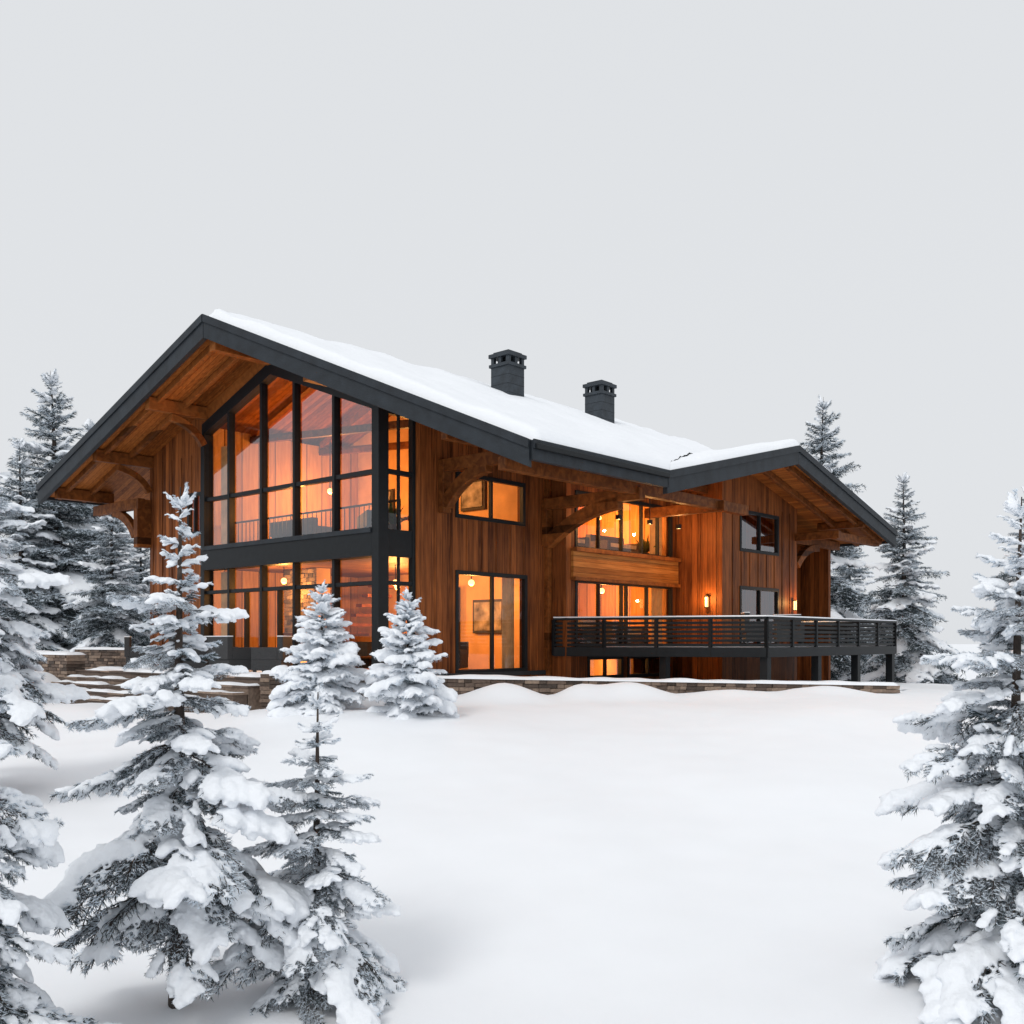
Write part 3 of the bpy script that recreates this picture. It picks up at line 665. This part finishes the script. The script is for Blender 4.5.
# ---------------------------------------------------------------- TREES
def branch_template(seed,nn,nw,nl,heavy,voxel,short=False,far=False,thr0=None,rs=1.0):
    rng=np.random.default_rng(seed); P0=[];P1=[];Rr=[];lvl=[]
    K=12; pts=[]
    wob=rng.uniform(-.06,.06,2)
    for i in range(K+1):
        x=i/K; pts.append(np.array([x,wob[0]*math.sin(x*4)+.02*rng.normal(),-0.30*x**2+0.14*x**4+wob[1]*.4*math.sin(5*x)]))
    for i in range(K): P0.append(pts[i]);P1.append(pts[i+1]);Rr.append(.012*(1-i/K)+.002);lvl.append(0)
    step=.055 if not short else .12
    def main(x):
        f=x*K; i=min(int(f),K-1); return pts[i]*(1-(f-i))+pts[i+1]*(f-i)
    for x in np.arange(.06,.97,step):
        for s in (-1,1):
            L=(.40*(1-x)**.7+.07)*rng.uniform(.6,1.2)*min(1,x/.22+.4)
            if rng.random()<.06: continue
            an=math.radians(rng.uniform(32,58)); p=main(x+rng.uniform(-.02,.02) if x<.95 else x)
            d=np.array([math.cos(an),s*math.sin(an),rng.uniform(-.5,.02)]); n=4
            q=[p]
            for k in range(n):
                dd=d.copy(); dd[2]-=.16*k; dd[0]+=.08*k; dd/=np.linalg.norm(dd); q.append(q[-1]+dd*L/n)
            for k in range(n): P0.append(q[k]);P1.append(q[k+1]);Rr.append(.005);lvl.append(1)
            if L>.12 and not short:
                for f in np.arange(.2,.95,.17):
                    for s2 in (-1,1):
                        i=min(int(f*n),n-1); b=q[i]*(1-(f*n-i))+q[i+1]*(f*n-i)
                        a2=math.atan2(d[1],d[0])+s2*math.radians(45); l2=L*.40*(1.1-f)*rng.uniform(.7,1.3)+.02
                        e=b+np.array([math.cos(a2),math.sin(a2),rng.uniform(-.7,.0)])*l2
                        P0.append(b);P1.append(e);Rr.append(.003);lvl.append(2)
    P0=np.array(P0);P1=np.array(P1);Rr=np.array(Rr);lvl=np.array(lvl)
    Ls=np.linalg.norm(P1-P0,axis=1); idx=rng.choice(len(Ls),nn,p=Ls/Ls.sum()); t=rng.random(nn)[:,None]
    p=P0[idx]*(1-t)+P1[idx]*t; ax=(P1[idx]-P0[idx])/Ls[idx][:,None]
    r=rng.normal(size=(nn,3)); r-=ax*(r*ax).sum(1)[:,None]; r/=np.linalg.norm(r,axis=1)[:,None]
    d=ax*.9+r*.6; d/=np.linalg.norm(d,axis=1)[:,None]
    sd=np.cross(d,rng.normal(size=(nn,3))); sd/=np.linalg.norm(sd,axis=1)[:,None]
    ln=nl*rng.uniform(.65,1.2,nn)[:,None]
    NV=np.stack([p-sd*nw/2,p+sd*nw/2,p+d*ln],1).reshape(-1,3)
    cl=np.array([noise.noise(Vector(q)*5+Vector((seed,0,0))) for q in p])
    tipd=np.clip(np.abs(p[:,1])*1.3+p[:,0]*.5,0,1)
    up=.52-.55*cl-.38*r[:,2]+.12*(rng.random(nn)-.5)-.28*(tipd-.45)
    TV=[];TF=[]
    for a,b,rr in zip(P0,P1,Rr):
        if rr<.004 and voxel>.03: continue
        if far and rr<.006: continue
        dd=(b-a)/np.linalg.norm(b-a); s1=np.cross(dd,[0,0,1.]);
        s1/=np.linalg.norm(s1)+1e-9; s2=np.cross(dd,s1); i=len(TV)
        for c,rad in ((a,rr),(b,rr*.8)):
            for k in range(3):
                an=2.094*k; TV.append(c+s1*rad*math.cos(an)+s2*rad*math.sin(an))
        for k in range(3): TF.append((i+k,i+(k+1)%3,i+3+(k+1)%3,i+3+k))
    bm=bmesh.new()
    off=Vector((seed*3.1,seed*1.7,0))
    for a,b,l in zip(P0,P1,lvl):
        if l==2 and rng.random()<.35: continue
        R=Vector(b-a).to_track_quat('X','Z').to_matrix().to_4x4()
        n=2 if l<2 else 1
        for k in range(n):
            f=(k+.5)/n; c=a*(1-f)+b*f
            m=noise.noise(Vector(c)*2.4+off)
            thr=-.10 if heavy>.7 else .04
            if short: thr-=.12
            if far: thr-=.05
            if thr0 is not None: thr=thr0
            if m<thr: 
                if rng.random()<.7 and l>0:
                    rad=.012*(2.2 if short or far else 1)
                    bmesh.ops.create_icosphere(bm,subdivisions=1,radius=rad,matrix=Matrix.Translation((c[0],c[1],c[2]+rad*.6))@R@Matrix.Diagonal((2.6,1.2,.8,1)))
                continue
            edge=.40+1.25*(m-thr)
            rad=(.028+.040*heavy)*edge*rng.uniform(.8,1.25)*(1.0 if l<2 else .75)*rs
            if short: rad*=1.5
            mt=Matrix.Translation((c[0],c[1],c[2]+rad*.40))@R@Matrix.Diagonal((2.1,1.15,.72,1))
            bmesh.ops.create_icosphere(bm,subdivisions=1,radius=rad,matrix=mt)
    me=bpy.data.meshes.new('t'); bm.to_mesh(me); bm.free(); ob=bpy.data.objects.new('t',me); scene.collection.objects.link(ob)
    md=ob.modifiers.new('r','REMESH'); md.mode='VOXEL'; md.voxel_size=voxel
    dg=bpy.context.evaluated_depsgraph_get(); ev=ob.evaluated_get(dg); m2=ev.to_mesh()
    SV=np.array([v.co[:] for v in m2.vertices]).reshape(-1,3); SF=[tuple(pl.vertices) for pl in m2.polygons]
    ev.to_mesh_clear(); bpy.data.objects.remove(ob); bpy.data.meshes.remove(me)
    for i in range(len(SV)):
        v=Vector(SV[i]); n=noise.noise_vector(v*16)*.010+noise.noise_vector(v*45)*.005
        SV[i]+=np.array(n)
    SQ=np.array([f for f in SF if len(f)==4],dtype=np.int64).reshape(-1,4)
    return dict(NV=NV,fr=up,TV=np.array(TV),TF=np.array(TF,dtype=np.int64),SV=SV,SQ=SQ)
def rot(yaw,pitch,roll):
    return np.array(Matrix.Rotation(yaw,3,'Z')@Matrix.Rotation(-pitch,3,'Y')@Matrix.Rotation(roll,3,'X'))
def build_tree(name,seed,H,R,TL,TS,whorls,per,crown0=.12,frost=(.25,.6),snowp=.85,far=False,pw=.85,droop=0.3,fill=2):
    rng=np.random.default_rng(seed)
    NV=[];NM=[];QV=[];QF=[];QM=[];nq=0
    lean=rng.normal(size=2)*.012*H
    def ctr(h): return np.array([lean[0]*h*h,lean[1]*h*h,h*H])
    def add(tp,L,yaw,pitch,roll,h,fp,sn):
        nonlocal nq
        M=rot(yaw,pitch,roll)*L; T=ctr(h)
        NV.append(tp['NV']@M.T+T); NM.append(np.where(tp['fr']<fp,1,0))
        if len(tp['TV']): QV.append(tp['TV']@M.T+T); QF.append(tp['TF']+nq); QM.append(np.full(len(tp['TF']),3)); nq+=len(tp['TV'])
        if sn and len(tp['SV']): 
            QV.append(tp['SV']@M.T+T); QF.append(tp['SQ']+nq); QM.append(np.full(len(tp['SQ']),2)); nq+=len(tp['SV'])
    for wi in range(whorls):
        f=(wi+rng.uniform(-.2,.2))/whorls; f=max(0,min(.985,f)); h=crown0+(0.985-crown0)*f**.93
        rad=R*((1-f)**pw)*(1.0)+.05*R
        if f<.12: rad*=.78+1.8*f
        nb=max(4,int(round(per*(1-.4*f)))); y0=rng.random()*6.28
        wsc=rng.uniform(.8,1.14)
        for k in range(nb):
            yaw=y0+k*6.283/nb+rng.normal()*.22
            L=rad*wsc*rng.uniform(.66,1.22)
            pitch=math.radians(42)*f**1.6-droop*(1-f)+rng.normal()*.12
            tp=TS[rng.integers(len(TS))] if L<R*.34 else TL[rng.integers(len(TL))]
            fp=frost[0]+(frost[1]-frost[0])*f+rng.uniform(-.06,.06)
            add(tp,L,yaw,pitch,rng.normal()*.25,h+rng.uniform(-.012,.012),fp,rng.random()<snowp)
        for k in range(fill):
            add(TS[rng.integers(len(TS))],rad*rng.uniform(.3,.6),rng.random()*6.28,rng.uniform(-.2,.5),0,h+rng.uniform(0,.03),frost[0],rng.random()<.4)
    for k in range(6): add(TS[k%len(TS)],R*.14*rng.uniform(.7,1.2),k*1.05,1.0,0,.958,frost[1]+.2,True)
    add(TS[0],R*.2,0,1.5,0,.955,frost[1]+.2,True)
    n=14; ns=9; tv=[];tf=[]
    for i in range(n+1):
        h=i/n; c=ctr(h); r=(.019*H*(1-h)**.9+.004)*(1+.25*math.exp(-h*25)); c[2]-=.25*(1-h)
        for k in range(ns):
            a=6.283*k/ns; rr=r*(1+.12*math.sin(3*a+i)); tv.append(c+np.array([rr*math.cos(a),rr*math.sin(a),0]))
    for i in range(n):
        for k in range(ns): tf.append((i*ns+k,i*ns+(k+1)%ns,(i+1)*ns+(k+1)%ns,(i+1)*ns+k))
    QV.append(np.array(tv)); QF.append(np.array(tf)+nq); QM.append(np.full(len(tf),3)); nq+=len(tv)
    NV=np.concatenate(NV);NM=np.concatenate(NM);QV=np.concatenate(QV);QF=np.concatenate(QF);QM=np.concatenate(QM)
    V=np.concatenate([QV,NV]); ntri=len(NV)//3
    loops=np.concatenate([QF.ravel(),np.arange(len(NV))+len(QV)]).astype(np.int32)
    ls=np.concatenate([np.arange(len(QF))*4,len(QF)*4+np.arange(ntri)*3]).astype(np.int32)
    mats=np.concatenate([QM,NM]).astype(np.int32)
    me=bpy.data.meshes.new(name); me.vertices.add(len(V)); me.vertices.foreach_set('co',V.astype(np.float32).ravel())
    me.loops.add(len(loops)); me.loops.foreach_set('vertex_index',loops)
    me.polygons.add(len(ls)); me.polygons.foreach_set('loop_start',ls)
    for m in (M_needle2 if far else M_needle,M_frost,M_tsnow,M_bark): me.materials.append(m)
    me.polygons.foreach_set('material_index',mats); me.polygons.foreach_set('use_smooth',mats>=2)
    me.update(calc_edges=True)
    return me
def place(me,name,x,y,z,rz=0,s=(1,1,1)):
    o=bpy.data.objects.new(name,me); scene.collection.objects.link(o); o.location=(x,y,z); o.rotation_euler=(0,0,rz); o.scale=s; return o
TLn=[branch_template(11+i,3900,.0080,.048,h,.018) for i,h in enumerate((1.0,.65,.95,.5))]
TSn=[branch_template(31+i,1100,.016,.10,h,.036,True) for i,h in enumerate((.8,.5))]
TLf=[branch_template(51+i,760,.016,.075,h,.045,far=True) for i,h in enumerate((.8,.4,.6))]
TSf=[branch_template(71+i,260,.03,.15,h,.07,True,far=True) for i,h in enumerate((.7,.4))]
TLm=[branch_template(91+i,900,.014,.08,h,.035,far=True,thr0=-.25,rs=.8) for i,h in enumerate((.9,.7,.8))]
TSm=[branch_template(95+i,300,.03,.16,h,.06,True,far=True,thr0=-.3,rs=.8) for i,h in enumerate((.8,.6))]
mA=build_tree('snowy_fir_tree',1,3.80,0.98,TLn,TSn,17,6,.22,(.54,1.0),.92,pw=.95,droop=.40)
mB=build_tree('snowy_fir_tree',2,2.40,0.82,TLn,TSn,15,6,.13,(.54,1.0),.92,pw=.92,droop=.37)
mC=build_tree('snowy_fir_tree',5,3.9,1.20,TLn,TSn,19,7,.07,(.54,1.0),.97,droop=.40)
mD=build_tree('snowy_fir_tree',7,2.6,1.08,TLm,TSm,20,9,.03,(.72,1.1),1.0,pw=.72,fill=4,droop=.12)
mE=build_tree('tall_fir_tree',8,12,3.0,TLf,TSf,30,9,.05,(.34,.52),.22,far=True,pw=.8)
mF=build_tree('tall_fir_tree',9,10,2.7,TLf,TSf,26,9,.05,(.36,.54),.3,far=True,pw=.85)
def near(me,px,Y,topy,H,rz=0,ws=1):
    x=WX(px,Y); z0=gz(x,Y)-.05; zt_=(640-topy)/F*Y; s=(zt_-z0)/H
    place(me,me.name.split('.')[0],x,Y,z0,rz,(s*ws,s*ws,s))
near(mA,178,7.0,486,3.80,0.3)
near(mB,316,7.3,692,2.40,1.0,1.05)
near(mC,1012,7.0,497,3.9,2.0)
near(mC,-55,5.6,560,3.9,4.0,.9)
near(mA,-18,13.0,425,3.80,2.2,1.05)
near(mD,322,19.6,585,2.6,0)
near(mD,408,19.0,592,2.6,2.5,.95)
near(mE,60,46,372,12,0,1.1); near(mF,22,44,440,10,1.0); near(mF,112,42,488,10,2.0,1.1); near(mE,-30,52,400,12,1.0); near(mF,140,50,520,10,3.1); near(mE,85,56,420,12,2.2)
near(mE,818,48,396,12,3.0,.95); near(mF,905,42,474,10,0.5); near(mF,850,56,520,10,0.9)
near(mF,1035,30,470,10,1.9)

# ---------------------------------------------------------------- world / sun / camera
wd=bpy.data.worlds.new('World'); scene.world=wd; wd.use_nodes=True; nt=wd.node_tree; nt.nodes.clear(); N=nt.nodes.new; L=nt.links.new
out=N('ShaderNodeOutputWorld'); sky=N('ShaderNodeTexSky'); sky.sky_type='NISHITA'; sky.sun_disc=False
sky.sun_elevation=math.radians(46); sky.sun_rotation=math.radians(-150); sky.dust_density=4; sky.ozone_density=1
hs=N('ShaderNodeHueSaturation'); hs.inputs['Saturation'].default_value=0.15; L(sky.outputs[0],hs.inputs['Color'])
b1=N('ShaderNodeBackground'); b1.inputs['Strength'].default_value=0.006; L(hs.outputs[0],b1.inputs['Color'])
b2_=N('ShaderNodeBackground'); b2_.inputs['Color'].default_value=(0.715,0.735,0.76,1); b2_.inputs['Strength'].default_value=1.02
ad=N('ShaderNodeAddShader'); L(b1.outputs[0],ad.inputs[0]); L(b2_.outputs[0],ad.inputs[1]); L(ad.outputs[0],out.inputs[0])
sd=bpy.data.lights.new('sun','SUN'); sd.energy=1.05; sd.angle=math.radians(20); sd.color=(1,0.97,0.93)
so=bpy.data.objects.new('sun',sd); scene.collection.objects.link(so); so.rotation_euler=(math.radians(44),0,math.radians(-30))
cam=bpy.data.cameras.new('camera'); co=bpy.data.objects.new('camera',cam); scene.collection.objects.link(co)
co.location=(0,0,0); co.rotation_euler=(math.pi/2,0,0); cam.sensor_width=36; cam.lens=F/1024*36; cam.shift_y=0.125; cam.clip_end=10000; cam.clip_start=0.05
scene.camera=co
scene.view_settings.view_transform='Standard'; scene.view_settings.look='None'; scene.view_settings.exposure=0
